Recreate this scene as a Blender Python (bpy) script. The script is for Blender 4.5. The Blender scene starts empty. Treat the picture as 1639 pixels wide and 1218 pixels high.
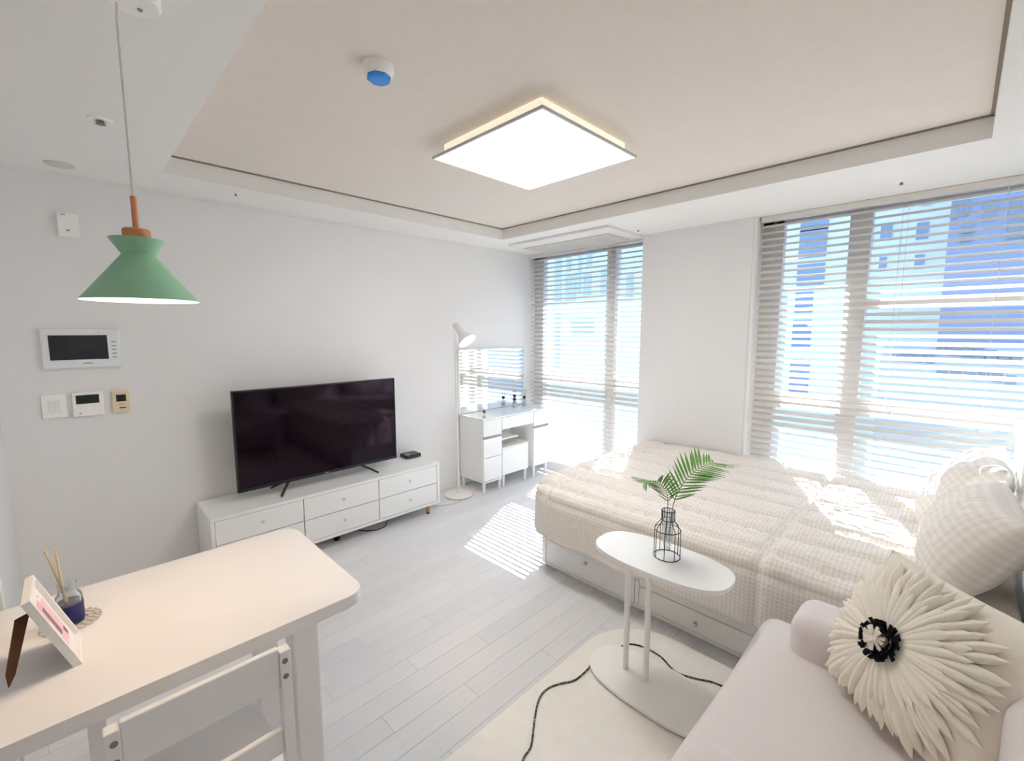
import bpy, bmesh, math, random
from mathutils import Vector, Matrix, noise
random.seed(7)
S = bpy.context.scene
C = S.collection

# ------------------------------------------------------------------ camera
FPX, CX, CY = 713.0, 819.5, 609.0
YAW, PITCH, ROLL = [math.radians(a) for a in (44.956, -6.385, -0.057)]
EYE = Vector((0, 0, 1.495))
FWD = Vector((math.sin(YAW)*math.cos(PITCH), math.cos(YAW)*math.cos(PITCH), math.sin(PITCH)))
_r = Vector((math.cos(YAW), -math.sin(YAW), 0)); _u = _r.cross(FWD)
RIGHT = math.cos(ROLL)*_r + math.sin(ROLL)*_u
UP = -math.sin(ROLL)*_r + math.cos(ROLL)*_u
cam = bpy.data.cameras.new('camera'); camo = bpy.data.objects.new('camera', cam); C.objects.link(camo)
cam.sensor_fit = 'HORIZONTAL'; cam.sensor_width = 36; cam.lens = 36*FPX/1639; cam.clip_start = .02; cam.clip_end = 500
camo.matrix_world = Matrix(((RIGHT.x, UP.x, -FWD.x, EYE.x), (RIGHT.y, UP.y, -FWD.y, EYE.y), (RIGHT.z, UP.z, -FWD.z, EYE.z), (0, 0, 0, 1)))
S.camera = camo

# ------------------------------------------------------------------ light
SUN_TO = Vector((1, .47, 1.0)).normalized()
world = bpy.data.worlds.new('world'); S.world = world; world.use_nodes = True
wn = world.node_tree.nodes; wl = world.node_tree.links
sky = wn.new('ShaderNodeTexSky'); sky.sky_type = 'NISHITA'; sky.sun_disc = False
sky.sun_elevation = math.asin(SUN_TO.z); sky.sun_rotation = math.atan2(SUN_TO.x, SUN_TO.y)
sky.air_density = 1.0; sky.dust_density = 1.5
wl.new(sky.outputs[0], wn['Background'].inputs[0]); wn['Background'].inputs[1].default_value = .50
sun = bpy.data.lights.new('sun', 'SUN'); sun.energy = 13; sun.angle = .002; sun.color = (1, .985, .96)
suno = bpy.data.objects.new('sun', sun); C.objects.link(suno); suno.location = (12, 6, 14)
suno.rotation_euler = SUN_TO.to_track_quat('Z', 'Y').to_euler()
PANEL, PENDANT, FLOORLAMP = 8.6, 1.8, .35
S.view_settings.view_transform = 'Standard'; S.view_settings.look = 'None'
S.view_settings.exposure = 0.77; S.view_settings.gamma = 1.0; S.view_settings.use_curve_mapping = False
S.cycles.max_bounces = 14; S.cycles.diffuse_bounces = 8; S.cycles.transparent_max_bounces = 16
S.cycles.use_denoising = True; S.cycles.sample_clamp_indirect = 8

# ------------------------------------------------------------------ helpers
def ray(px, py): return FWD + RIGHT*((px-CX)/FPX) - UP*((py-CY)/FPX)
def at(px, py, ax, v):
    d = ray(px, py); t = (v-EYE[ax])/d[ax]; return EYE + d*t
def lin(h):
    c = [int(h[i:i+2], 16)/255 for i in (0, 2, 4)]
    return tuple([(x/12.92 if x <= .04045 else ((x+.055)/1.055)**2.4) for x in c]) + (1,)
MATS = {}
def mat(name, col, rough=.5, metal=0, spec=.5, bump=0, bscale=60, var=0, vscale=4, emit=0, ecol=None, coat=0, sheen=0):
    if name in MATS: return MATS[name]
    m = bpy.data.materials.new(name); m.use_nodes = True; n = m.node_tree.nodes; l = m.node_tree.links
    b = n['Principled BSDF']; c = lin(col) if isinstance(col, str) else tuple(col)+(1,)
    b.inputs['Base Color'].default_value = c; b.inputs['Roughness'].default_value = rough
    b.inputs['Metallic'].default_value = metal; b.inputs['Specular IOR Level'].default_value = spec
    b.inputs['Coat Weight'].default_value = coat; b.inputs['Sheen Weight'].default_value = sheen
    tc = n.new('ShaderNodeTexCoord')
    if var:
        no = n.new('ShaderNodeTexNoise'); no.inputs['Scale'].default_value = vscale; no.inputs['Detail'].default_value = 4
        l.new(tc.outputs['Object'], no.inputs['Vector'])
        mx = n.new('ShaderNodeMix'); mx.data_type = 'RGBA'
        mx.inputs[6].default_value = tuple(x*(1-var) for x in c[:3])+(1,); mx.inputs[7].default_value = tuple(min(1, x*(1+var)) for x in c[:3])+(1,)
        l.new(no.outputs['Fac'], mx.inputs[0]); l.new(mx.outputs[2], b.inputs['Base Color'])
    if bump:
        nb = n.new('ShaderNodeTexNoise'); nb.inputs['Scale'].default_value = bscale; nb.inputs['Detail'].default_value = 5
        l.new(tc.outputs['Object'], nb.inputs['Vector'])
        bp = n.new('ShaderNodeBump'); bp.inputs['Strength'].default_value = bump; bp.inputs['Distance'].default_value = .004
        l.new(nb.outputs['Fac'], bp.inputs['Height']); l.new(bp.outputs[0], b.inputs['Normal'])
    if emit:
        b.inputs['Emission Color'].default_value = lin(ecol) if ecol else c; b.inputs['Emission Strength'].default_value = emit
    MATS[name] = m; return m
def glassmat(name, tint, gloss=.08, rough=0.0, glos=(1, 1, 1)):
    m = bpy.data.materials.new(name); m.use_nodes = True; n = m.node_tree.nodes; l = m.node_tree.links
    n.remove(n['Principled BSDF'])
    t = n.new('ShaderNodeBsdfTransparent'); t.inputs[0].default_value = tuple(tint)+(1,)
    g = n.new('ShaderNodeBsdfGlossy'); g.inputs['Roughness'].default_value = rough; g.inputs[0].default_value = tuple(glos)+(1,)
    lw = n.new('ShaderNodeLayerWeight'); lw.inputs[0].default_value = .15
    ma = n.new('ShaderNodeMath'); ma.operation = 'MULTIPLY_ADD'; ma.inputs[1].default_value = .6; ma.inputs[2].default_value = gloss
    l.new(lw.outputs['Fresnel'], ma.inputs[0])
    mx = n.new('ShaderNodeMixShader'); l.new(ma.outputs[0], mx.inputs[0]); l.new(t.outputs[0], mx.inputs[1]); l.new(g.outputs[0], mx.inputs[2])
    l.new(mx.outputs[0], n['Material Output'].inputs[0]); return m

def wloc(o):
    v = Vector((0, 0, 0))
    while o is not None: v += o.location; o = o.parent
    return v
class B:
    """collects shapes in world (or local) space; build() links ONE mesh object"""
    def __init__(s): s.bm = bmesh.new()
    def box(s, x0, x1, y0, y1, z0, z1, bev=0, seg=2, rot=None):
        r = bmesh.ops.create_cube(s.bm, size=1); vs = r['verts']
        c = Vector(((x0+x1)/2, (y0+y1)/2, (z0+z1)/2))
        for v in vs: v.co = Vector((v.co.x*abs(x1-x0), v.co.y*abs(y1-y0), v.co.z*abs(z1-z0)))
        if bev:
            es = list({e for v in vs for e in v.link_edges})
            rr = bmesh.ops.bevel(s.bm, geom=es, offset=bev, segments=seg, profile=.5, affect='EDGES')
            vs = list({v for f in rr['faces'] for v in f.verts} | {v for v in vs if v.is_valid})
        for v in vs: v.co = (rot @ v.co if rot else v.co) + c
        return s
    def cyl(s, p, q, r, r2=None, n=16, caps=True):
        p = Vector(p); q = Vector(q); r2 = r if r2 is None else r2
        d = q-p; ro = d.to_track_quat('Z', 'Y').to_matrix()
        a = [s.bm.verts.new(p+ro @ Vector((r*math.cos(2*math.pi*i/n), r*math.sin(2*math.pi*i/n), 0))) for i in range(n)]
        b = [s.bm.verts.new(q+ro @ Vector((r2*math.cos(2*math.pi*i/n), r2*math.sin(2*math.pi*i/n), 0))) for i in range(n)]
        for i in range(n): s.bm.faces.new((a[i], a[(i+1) % n], b[(i+1) % n], b[i]))
        if caps: s.bm.faces.new(a[::-1]); s.bm.faces.new(b)
        return s
    def tube(s, pts, r, n=8):
        pts = [Vector(p) for p in pts]; rings = []; prev = None
        for i, p in enumerate(pts):
            d = (pts[min(i+1, len(pts)-1)]-pts[max(i-1, 0)]).normalized()
            if prev is None:
                prev = d.orthogonal().normalized()
            prev = (prev-d*prev.dot(d)).normalized(); bi = d.cross(prev)
            rr = r[i] if isinstance(r, (list, tuple)) else r
            rings.append([s.bm.verts.new(p+prev*rr*math.cos(2*math.pi*k/n)+bi*rr*math.sin(2*math.pi*k/n)) for k in range(n)])
        for a, b in zip(rings, rings[1:]):
            for k in range(n): s.bm.faces.new((a[k], a[(k+1) % n], b[(k+1) % n], b[k]))
        s.bm.faces.new(rings[0][::-1]); s.bm.faces.new(rings[-1]); return s
    def ring(s, c, R, r, n=32, m=6, axis='Z'):
        c = Vector(c); rings = []
        for i in range(n):
            a = 2*math.pi*i/n
            rr = []
            for k in range(m):
                b = 2*math.pi*k/m; v = Vector(((R+r*math.cos(b))*math.cos(a), (R+r*math.cos(b))*math.sin(a), r*math.sin(b)))
                if axis == 'X': v = Vector((v.z, v.x, v.y))
                if axis == 'Y': v = Vector((v.x, v.z, v.y))
                rr.append(s.bm.verts.new(c+v))
            rings.append(rr)
        for i in range(n):
            a, b = rings[i], rings[(i+1) % n]
            for k in range(m): s.bm.faces.new((a[k], b[k], b[(k+1) % m], a[(k+1) % m]))
        return s
    def lathe(s, c, prof, n=40, rot=None):
        c = Vector(c); rings = []
        for r, z in prof:
            if r < 1e-6: rings.append([s.bm.verts.new(c+(rot @ Vector((0, 0, z)) if rot else Vector((0, 0, z))))])
            else:
                vs = [Vector((r*math.cos(2*math.pi*i/n), r*math.sin(2*math.pi*i/n), z)) for i in range(n)]
                rings.append([s.bm.verts.new(c+(rot @ v if rot else v)) for v in vs])
        for a, b in zip(rings, rings[1:]):
            if len(a) == 1 and len(b) == 1: continue
            for i in range(n):
                j = (i+1) % n
                if len(a) == 1: s.bm.faces.new((a[0], b[j], b[i]))
                elif len(b) == 1: s.bm.faces.new((a[i], a[j], b[0]))
                else: s.bm.faces.new((a[i], a[j], b[j], b[i]))
        return s
    def prism(s, pts, z0, z1, bev=0, seg=2):
        a = [s.bm.verts.new((x, y, z0)) for x, y in pts]; b = [s.bm.verts.new((x, y, z1)) for x, y in pts]; n = len(pts)
        f = [s.bm.faces.new(a[::-1]), s.bm.faces.new(b)]
        for i in range(n): s.bm.faces.new((a[i], a[(i+1) % n], b[(i+1) % n], b[i]))
        if bev:
            es = [e for e in f[1].edges]+[e for e in f[0].edges]
            bmesh.ops.bevel(s.bm, geom=es, offset=bev, segments=seg, profile=.5, affect='EDGES')
        return s
    def face(s, pts):
        s.bm.faces.new([s.bm.verts.new(p) for p in pts]); return s
    def build(s, name, m, parent=None, smooth=None, local=False):
        bmesh.ops.recalc_face_normals(s.bm, faces=s.bm.faces)
        me = bpy.data.meshes.new(name)
        if parent is not None and not local:
            off = wloc(parent)
            for v in s.bm.verts: v.co -= off
        s.bm.to_mesh(me); s.bm.free()
        o = bpy.data.objects.new(name, me); C.objects.link(o)
        if m: me.materials.append(m)
        if parent is not None: o.parent = parent
        if smooth:
            for p in me.polygons: p.use_smooth = True
            try: me.set_sharp_from_angle(angle=math.radians(smooth))
            except Exception: pass
        return o
def thing(name, label, cat, loc=(0, 0, 0), group=None):
    o = bpy.data.objects.new(name, None); C.objects.link(o); o.location = loc; o.empty_display_size = .05
    return tag(o, label, cat, group)
def tag(o, label, cat, group=None):
    o['label'] = label; o['category'] = cat
    if group: o['group'] = group
    return o
def struct(o, label=None):
    o['kind'] = 'structure'
    if label: o['label'] = label
    return o
def clone(o, parent=None):
    c = o.copy(); C.objects.link(c); c.parent = parent
    for ch in [k for k in o.children]: clone(ch, c)
    return c
def inst(name, me, parent, loc, rot=None, scale=None):
    o = bpy.data.objects.new(name, me); C.objects.link(o); o.parent = parent; o.location = Vector(loc)
    if rot is not None: o.rotation_mode = 'QUATERNION'; o.rotation_quaternion = rot
    if scale: o.scale = scale
    return o
def rrect(x0, x1, y0, y1, r, n=8):
    p = []
    for cx, cy, a0 in ((x1-r, y1-r, 0), (x0+r, y1-r, 90), (x0+r, y0+r, 180), (x1-r, y0+r, 270)):
        for i in range(n+1):
            a = math.radians(a0+90*i/n); p.append((cx+r*math.cos(a), cy+r*math.sin(a)))
    return p
def stadium(cx, cy, hx, hy, n=64, e=2.5):
    out = []
    for i in range(n):
        a = 2*math.pi*i/n; c, s_ = math.cos(a), math.sin(a)
        out.append((cx+hx*math.copysign(abs(c)**(2/e), c), cy+hy*math.copysign(abs(s_)**(2/e), s_)))
    return out

# ------------------------------------------------------------------ materials
M_wall = mat('wall_paint', 'ecebea', .85, spec=.2, bump=.05, bscale=180, var=.012, vscale=2)
M_soffit = mat('soffit_paint', 'f2f1ee', .8, spec=.2, bump=.04, bscale=200)
M_ceil = mat('ceiling_paper', 'eae2da', .9, spec=.15, bump=.12, bscale=220, var=.03, vscale=22)
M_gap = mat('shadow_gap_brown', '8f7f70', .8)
M_trim = mat('trim_white', 'eceae6', .5)
M_white = mat('white_laminate', 'f0f0ee', .35, var=.008)
M_whiteg = mat('white_gloss_top', 'eef2f4', .08, spec=.6)
M_cavity = mat('white_inner', 'e9e7df', .5)
M_plast = mat('white_plastic', 'fbfaf7', .4)
M_plast2 = mat('grey_plastic', '9a9a98', .4)
M_yell = mat('cream_plastic', 'e6d7ae', .45)
M_dark = mat('dark_lcd', '17191d', .15)
M_black = mat('black_plastic', '141416', .35)
M_screen = mat('tv_screen', '0d060c', .07, spec=.32)
M_chrome = mat('chrome', 'c8c8c8', .18, metal=1)
M_steel = mat('screw_steel', '8a8886', .35, metal=1)
M_woodleg = mat('pale_wood', 'b98a55', .5, var=.12, vscale=30)
M_stemwood = mat('orange_wood', 'cf8a58', .5, var=.1, vscale=25)
M_green = mat('green_enamel', '94c6a2', .45, var=.02)
M_inner = mat('shade_inner_cream', 'fff2dc', .6)
M_lampw = mat('white_enamel', 'efe9e6', .35)
M_frame = mat('window_frame_grey', 'd2cdc7', .5)
M_slat = mat('blind_slat', 'e8e3dc', .45, spec=.4)
M_cord = mat('white_cord', 'dcd8d2', .8)
M_sofa = mat('ivory_velvet', 'e2dbd9', .9, spec=.15, bump=.1, bscale=400, var=.02, vscale=6, sheen=.3)
M_table = mat('white_tabletop', 'f1eeec', .4)
M_chair = mat('white_chair_paint', 'f1efed', .45, var=.01)
M_oval = mat('white_metal', 'f4f4f2', .3)
M_wire = mat('black_wire', '1b1a1a', .4, metal=.6)
M_leaf = mat('palm_leaf', '649a42', .45, var=.25, vscale=14)
M_stem = mat('palm_stem', '4b6a35', .5)
M_petal = mat('cream_felt', 'f5eee0', .95, spec=.1, bump=.25, bscale=500, var=.04, vscale=10)
M_cush = mat('cream_cushion_cloth', 'f0e8da', .95, spec=.1, bump=.2, bscale=400)
M_blackfelt = mat('black_felt', '1c1d22', .9, spec=.2)
M_rug = mat('cream_rug', 'f0ede7', 1.0, spec=.05, bump=.25, bscale=260, var=.05, vscale=20)
M_glass = glassmat('window_glass', (.90, .95, 1.0), .05)
M_clear = glassmat('clear_glass', (.93, .95, .96), .10)
M_bottle = glassmat('bottle_glass', (.90, .92, .94), .10)
M_navy = mat('navy_label', '1c1f63', .5)
M_reed = mat('reed_stick', 'e3cfa4', .7)
M_brown = mat('brown_fibreboard', '6d4a30', .7, var=.1, vscale=40)
M_paper = mat('print_paper', 'f2eef0', .6)
M_pink = mat('print_pink', 'e3b7c2', .6)
M_pink2 = mat('print_pale_pink', 'ecccd2', .6)
M_taupe = mat('print_taupe', '8d7479', .6)
M_lace = mat('grey_lace', 'c6bfb9', .9)
M_blue = mat('blue_cap', '2f90ee', .3)
M_mirror = mat('mirror_silver', (.92, .95, .95), .01, metal=1)
M_dist = glassmat('white_glass_shade', (.9, .9, .9), .1)
# diffuser of the ceiling lamp
M_panel = mat('light_diffuser', 'ffffff', .5, emit=PANEL, ecol='fffdfa')
_pn = M_panel.node_tree.nodes; _pl = M_panel.node_tree.links; _tc = _pn['Texture Coordinate']
_g = _pn.new('ShaderNodeTexGradient'); _g.gradient_type = 'QUADRATIC_SPHERE'; _mp = _pn.new('ShaderNodeMapping'); _mp.inputs['Scale'].default_value = (2.75, 2.75, 0)
_pl.new(_tc.outputs['Object'], _mp.inputs[0]); _pl.new(_mp.outputs[0], _g.inputs[0]); _ma = _pn.new('ShaderNodeMath'); _ma.operation = 'MULTIPLY_ADD'; _ma.inputs[1].default_value = PANEL*5.0; _ma.inputs[2].default_value = .52
_pl.new(_g.outputs['Fac'], _ma.inputs[0]); _pl.new(_ma.outputs[0], _pn['Principled BSDF'].inputs['Emission Strength'])
_pn['Principled BSDF'].inputs['Base Color'].default_value = (.5, .5, .5, 1)
M_bulb = mat('warm_bulb', 'ffffff', .5, emit=60, ecol='ffd9a8')

MATS['tv_screen'].node_tree.nodes['Principled BSDF'].inputs['Specular Tint'].default_value = (.85, .62, .82, 1)
def plank_mat():
    m = bpy.data.materials.new('pale_wood_floor'); m.use_nodes = True; n = m.node_tree.nodes; l = m.node_tree.links
    b = n['Principled BSDF']; b.inputs['Roughness'].default_value = .32; b.inputs['Specular IOR Level'].default_value = .45
    tc = n.new('ShaderNodeTexCoord'); mp = n.new('ShaderNodeMapping'); mp.inputs['Scale'].default_value = (1.5, 28, 28)
    oi = n.new('ShaderNodeObjectInfo'); va = n.new('ShaderNodeVectorMath'); va.operation = 'SCALE'; va.inputs['Scale'].default_value = 40
    cb = n.new('ShaderNodeCombineXYZ'); l.new(oi.outputs['Random'], cb.inputs[0]); l.new(oi.outputs['Random'], cb.inputs[1]); l.new(cb.outputs[0], va.inputs[0])
    ad = n.new('ShaderNodeVectorMath'); l.new(tc.outputs['Object'], ad.inputs[0]); l.new(va.outputs[0], ad.inputs[1])
    l.new(ad.outputs[0], mp.inputs[0])
    no = n.new('ShaderNodeTexNoise'); no.inputs['Scale'].default_value = 2; no.inputs['Detail'].default_value = 6; l.new(mp.outputs[0], no.inputs['Vector'])
    mx = n.new('ShaderNodeMix'); mx.data_type = 'RGBA'; mx.inputs[6].default_value = lin('d8d8da'); mx.inputs[7].default_value = lin('e4e4e6'); l.new(no.outputs['Fac'], mx.inputs[0])
    hs = n.new('ShaderNodeHueSaturation'); l.new(mx.outputs[2], hs.inputs['Color'])
    mr = n.new('ShaderNodeMapRange'); mr.inputs[3].default_value = .955; mr.inputs[4].default_value = 1.03; l.new(oi.outputs['Random'], mr.inputs[0]); l.new(mr.outputs[0], hs.inputs['Value'])
    l.new(hs.outputs[0], b.inputs['Base Color'])
    bp = n.new('ShaderNodeBump'); bp.inputs['Strength'].default_value = .06; bp.inputs['Distance'].default_value = .002; l.new(no.outputs['Fac'], bp.inputs['Height']); l.new(bp.outputs[0], b.inputs['Normal'])
    return m
M_plank = plank_mat()
M_seam = mat('floor_joint', 'cfccca', .8)

def gingham(name, p, light, dark, mid):
    m = bpy.data.materials.new(name); m.use_nodes = True; n = m.node_tree.nodes; l = m.node_tree.links
    b = n['Principled BSDF']; b.inputs['Roughness'].default_value = .95; b.inputs['Specular IOR Level'].default_value = .1
    uv = n.new('ShaderNodeUVMap'); sp = n.new('ShaderNodeSeparateXYZ'); l.new(uv.outputs[0], sp.inputs[0])
    fs = []
    for k in (0, 1):
        a = n.new('ShaderNodeMath'); a.operation = 'MULTIPLY'; a.inputs[1].default_value = 2*math.pi/p; l.new(sp.outputs[k], a.inputs[0])
        s_ = n.new('ShaderNodeMath'); s_.operation = 'SINE'; l.new(a.outputs[0], s_.inputs[0])
        r = n.new('ShaderNodeMapRange'); r.inputs[1].default_value = -.25; r.inputs[2].default_value = .25; l.new(s_.outputs[0], r.inputs[0]); fs.append(r)
    ad = n.new('ShaderNodeMath'); ad.operation = 'ADD'; l.new(fs[0].outputs[0], ad.inputs[0]); l.new(fs[1].outputs[0], ad.inputs[1])
    h = n.new('ShaderNodeMath'); h.operation = 'MULTIPLY'; h.inputs[1].default_value = .5; l.new(ad.outputs[0], h.inputs[0])
    cr = n.new('ShaderNodeValToRGB'); cr.color_ramp.elements[0].color = lin(light); cr.color_ramp.elements[1].color = lin(dark)
    e = cr.color_ramp.elements.new(.5); e.color = lin(mid); l.new(h.outputs[0], cr.inputs[0]); l.new(cr.outputs[0], b.inputs['Base Color'])
    no = n.new('ShaderNodeTexNoise'); no.inputs['Scale'].default_value = 70; no.inputs['Detail'].default_value = 4; l.new(uv.outputs[0], no.inputs['Vector'])
    bp = n.new('ShaderNodeBump'); bp.inputs['Strength'].default_value = .35; bp.inputs['Distance'].default_value = .004; l.new(no.outputs['Fac'], bp.inputs['Height']); l.new(bp.outputs[0], b.inputs['Normal'])
    return m
M_ging = gingham('beige_gingham', .0175, 'f4f1ed', 'e7ded4', 'eee8e0')
M_ging2 = gingham('beige_gingham_pillow', .030, 'f1eeea', 'e9e0d5', 'ede7df')

# ------------------------------------------------------------------ room shell
D, W, H = 3.345, 3.68, 2.30
YB, XL, XJ, YJ = -.43, -1.5, -.262, 2.55
fl = struct(B().box(XL, W+.02, YB, D, -.03, -.006).build('floor', M_seam))
plank_mesh = {}
row = 0; y = YB; nplank = 0
rows = [YB+.01+.1*k for k in range(38)]
for k, y0 in enumerate(rows):
    y1 = min(y0+.1, D)
    if y0 >= D-.005: break
    xs = XL + (-.9*((k*.37) % 1.0)); 
    x = xs
    while x < W:
        a, b_ = max(x, XL), min(x+.95, W+.02); x += .95
        if b_-a < .03: continue
        if y0 > YJ and b_ < XJ: continue
        if y0 > YJ: a = max(a, XJ)
        key = (round(b_-a, 3), round(y1-y0, 3))
        if key not in plank_mesh:
            ob = B().box(-(b_-a)/2+.00035, (b_-a)/2-.00035, -(y1-y0)/2+.00035, (y1-y0)/2-.00035, -.006, 0, .0008, 1).build('plank', M_plank)
            plank_mesh[key] = ob.data; bpy.data.objects.remove(ob)
        inst('plank', plank_mesh[key], fl, ((a+b_)/2, (y0+y1)/2, 0)); nplank += 1

struct(B().box(XJ, W+.3, D, D+.12, -.03, 2.6).build('wall_back', M_wall), 'plain off-white wall behind the television')
wl_ = B().box(XJ-.12, XJ, YJ, D+.12, -.03, 2.6); wl_.box(XL-.12, XJ-.12, YJ, YJ+.12, -.03, 2.6); wl_.box(XL-.12, XL, YB-.1, YJ, -.03, 2.6)
struct(wl_.build('wall_left', M_wall))
struct(B().box(XL-.12, W+.3, YB-.12, YB, -.03, 2.6).build('wall_front', M_wall))
# ceiling: lower border with a raised tray
TX0, TX1, TY0, TY1, TZ = .415, 2.83, -.03, 2.95, 2.388
ce = B()
for a in ((XL, TX0, YB, D), (TX1, W+.02, YB, D), (TX0, TX1, YB, TY0), (TX0, TX1, TY1, D)): ce.box(a[0], a[1], a[2], a[3], H, 2.6)
ceil = struct(ce.build('ceiling', M_soffit))
struct(B().box(TX0-.0, TX1, TY0, TY1, TZ+.006, TZ+.05).build('ceiling_tray', M_ceil), 'raised ceiling panel with beige paper')
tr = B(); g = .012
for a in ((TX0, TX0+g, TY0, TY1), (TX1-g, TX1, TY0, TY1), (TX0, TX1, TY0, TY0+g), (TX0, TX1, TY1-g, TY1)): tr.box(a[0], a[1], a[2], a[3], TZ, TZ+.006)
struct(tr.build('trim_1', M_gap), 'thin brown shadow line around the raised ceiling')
struct(B().box(XJ, W-.02, D-.010, D, H-.016, H, .002).build('trim_2', M_trim), 'narrow white moulding where the back wall meets the ceiling')
struct(B().box(XJ, 3.66, D-.010, D, 0, .045, .002).build('baseboard_back', M_trim))
struct(B().box(XJ, XJ+.010, YJ, D-.01, 0, .045, .002).build('baseboard_left', M_trim))
# window wall: pillar, curb, lintel, overhang outside
struct(B().box(3.54, 4.0, 1.10, 1.968, -.03, H).build('wall_pillar', M_wall), 'plain white pillar between the two windows')
struct(B().box(3.541, 3.72, 1.082, 1.099, -.03, H, .002).build('trim_3', M_trim), 'white jamb board on the right side of the pillar')
struct(B().box(3.69, 4.265, YB-.12, D+.12, 2.42, 2.7).build('wall_overhang', M_soffit))
struct(B().box(3.66, 3.83, YB-.12, D+.12, H+.0, 2.44).build('wall_lintel', M_trim))
cb_ = B().box(3.64, 3.82, 1.968, D, -.03, .07, .004); cb_.box(3.64, 3.82, YB, 1.10, -.03, .07, .004)
struct(cb_.build('trim_4', M_trim), 'low white sill along the foot of the windows')
def window(name, y0, y1, jamb0, jamb1, mulls, transoms, label):
    fx0, fx1 = 3.695, 3.765
    w = bpy.data.objects.new(name, None); C.objects.link(w); struct(w, label)
    B().box(fx0, fx1, jamb0[0], jamb0[1], .07, H, .003).build('window_frame', M_frame, w)
    B().box(fx0, fx1, jamb1[0], jamb1[1], .07, H, .003).build('window_frame', M_frame, w)
    B().box(fx0, fx1, y0, y1, .07, .12, .003).build('window_frame', M_frame, w)
    B().box(fx0, fx1, y0, y1, H-.05, H, .003).build('window_frame', M_frame, w)
    for a, b_ in mulls: B().box(fx0-.01, fx1+.02, a, b_, .12, H-.05, .003).build('mullion', M_frame, w)
    for a, b_, z0, z1 in transoms: B().box(fx0-.005, fx1+.015, a, b_, z0, z1, .003).build('transom', M_frame, w)
    ys = [jamb0[1]]+[q for m_ in mulls for q in m_]+[jamb1[0]]
    for a, b_ in zip(ys[::2], ys[1::2]):
        zs = [.12]+[q for t in sorted(transoms, key=lambda t: t[2]) if t[0] <= a+.02 and t[1] >= b_-.02 for q in t[2:]]+[H-.05]
        for z0, z1 in zip(zs[::2], zs[1::2]): B().box(3.73, 3.736, a, b_, z0, z1).build('pane', M_glass, w)
    return w
window('window_1', 1.968, D, (1.968, 2.03), (3.22, D), [(2.32, 2.415)], [(2.03, 3.22, .945, 1.02)], 'tall window in the corner behind the dressing table')
window('window_2', YB, 1.082, (YB, -.38), (.945, 1.082), [(.45, .565)], [(-.38, .945, .945, 1.02), (-.38, .45, 1.63, 1.70)], 'wide window beside the bed')

# ------------------------------------------------------------------ blinds
def blind(name, y0, y1, ztop, zbot, label, cords, wands):
    bx = 3.615
    t = thing(name, label, 'blind', (bx, (y0+y1)/2, zbot), 'venetian blinds on the windows')
    B().box(bx-.028, bx+.028, y0, y1, ztop, H-.001, .004).build('headrail', M_slat, t)
    th = math.radians(27); wd = .048; pitch = .0456
    b = B(); cross = []
    for s_ in (-1, -.33, .33, 1):
        cx = s_*wd/2; cz = .0022*(1-s_*s_)
        cross.append((cx*math.cos(th)-cz*math.sin(th), cx*math.sin(th)+cz*math.cos(th)))
    L = (y1-y0)/2-.004; th_ = .0022
    for j in (-L, L):
        pass
    top0 = [b.bm.verts.new((x, -L, z+th_/2)) for x, z in cross]; bot0 = [b.bm.verts.new((x, -L, z-th_/2)) for x, z in cross]
    top1 = [b.bm.verts.new((x, L, z+th_/2)) for x, z in cross]; bot1 = [b.bm.verts.new((x, L, z-th_/2)) for x, z in cross]
    for i in range(3):
        b.bm.faces.new((top0[i], top0[i+1], top1[i+1], top1[i])); b.bm.faces.new((bot0[i], bot1[i], bot1[i+1], bot0[i+1]))
    b.bm.faces.new((top0[0], top1[0], bot1[0], bot0[0])); b.bm.faces.new((top0[3], bot0[3], bot1[3], top1[3]))
    b.bm.faces.new(top0+bot0[::-1]); b.bm.faces.new((top1+bot1[::-1])[::-1])
    o = b.build('slat', M_slat); me = o.data; bpy.data.objects.remove(o)
    z = ztop-.03; zl = zbot
    while z > zbot+.03:
        inst('slat', me, t, (0, 0, z-zl)); z -= pitch
    B().box(bx-.024, bx+.024, y0+.004, y1-.004, zbot, zbot+.018, .003).build('bottom_rail', M_slat, t)
    for yc in cords:
        for dx in (-.0235, .0235): B().cyl((bx+dx, yc, zbot+.015), (bx+dx, yc, ztop), .0011, n=6).build('ladder_cord', M_cord, t)
    for yc, zz in wands:
        bb = B().cyl((bx-.034, yc, zz), (bx-.034, yc, ztop+.01), .0016, n=6); bb.lathe((bx-.034, yc, zz-.03), [(0, 0), (.006, .004), (.004, .03), (0, .032)], 10)
        bb.build('pull_cord', M_cord, t)
    return t
blind('venetian_blind', 1.985, 3.318, 2.262, .085, 'cream slatted blind in the corner window behind the dressing table', [2.1, 2.33, 2.62, 3.2], [(2.33, .9)])
blind('venetian_blind', YB+.012, 1.068, 2.262, .085, 'wide cream slatted blind on the window beside the bed', [.98, .30, -.28], [(.27, 1.0), (-.12, .75)])

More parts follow.
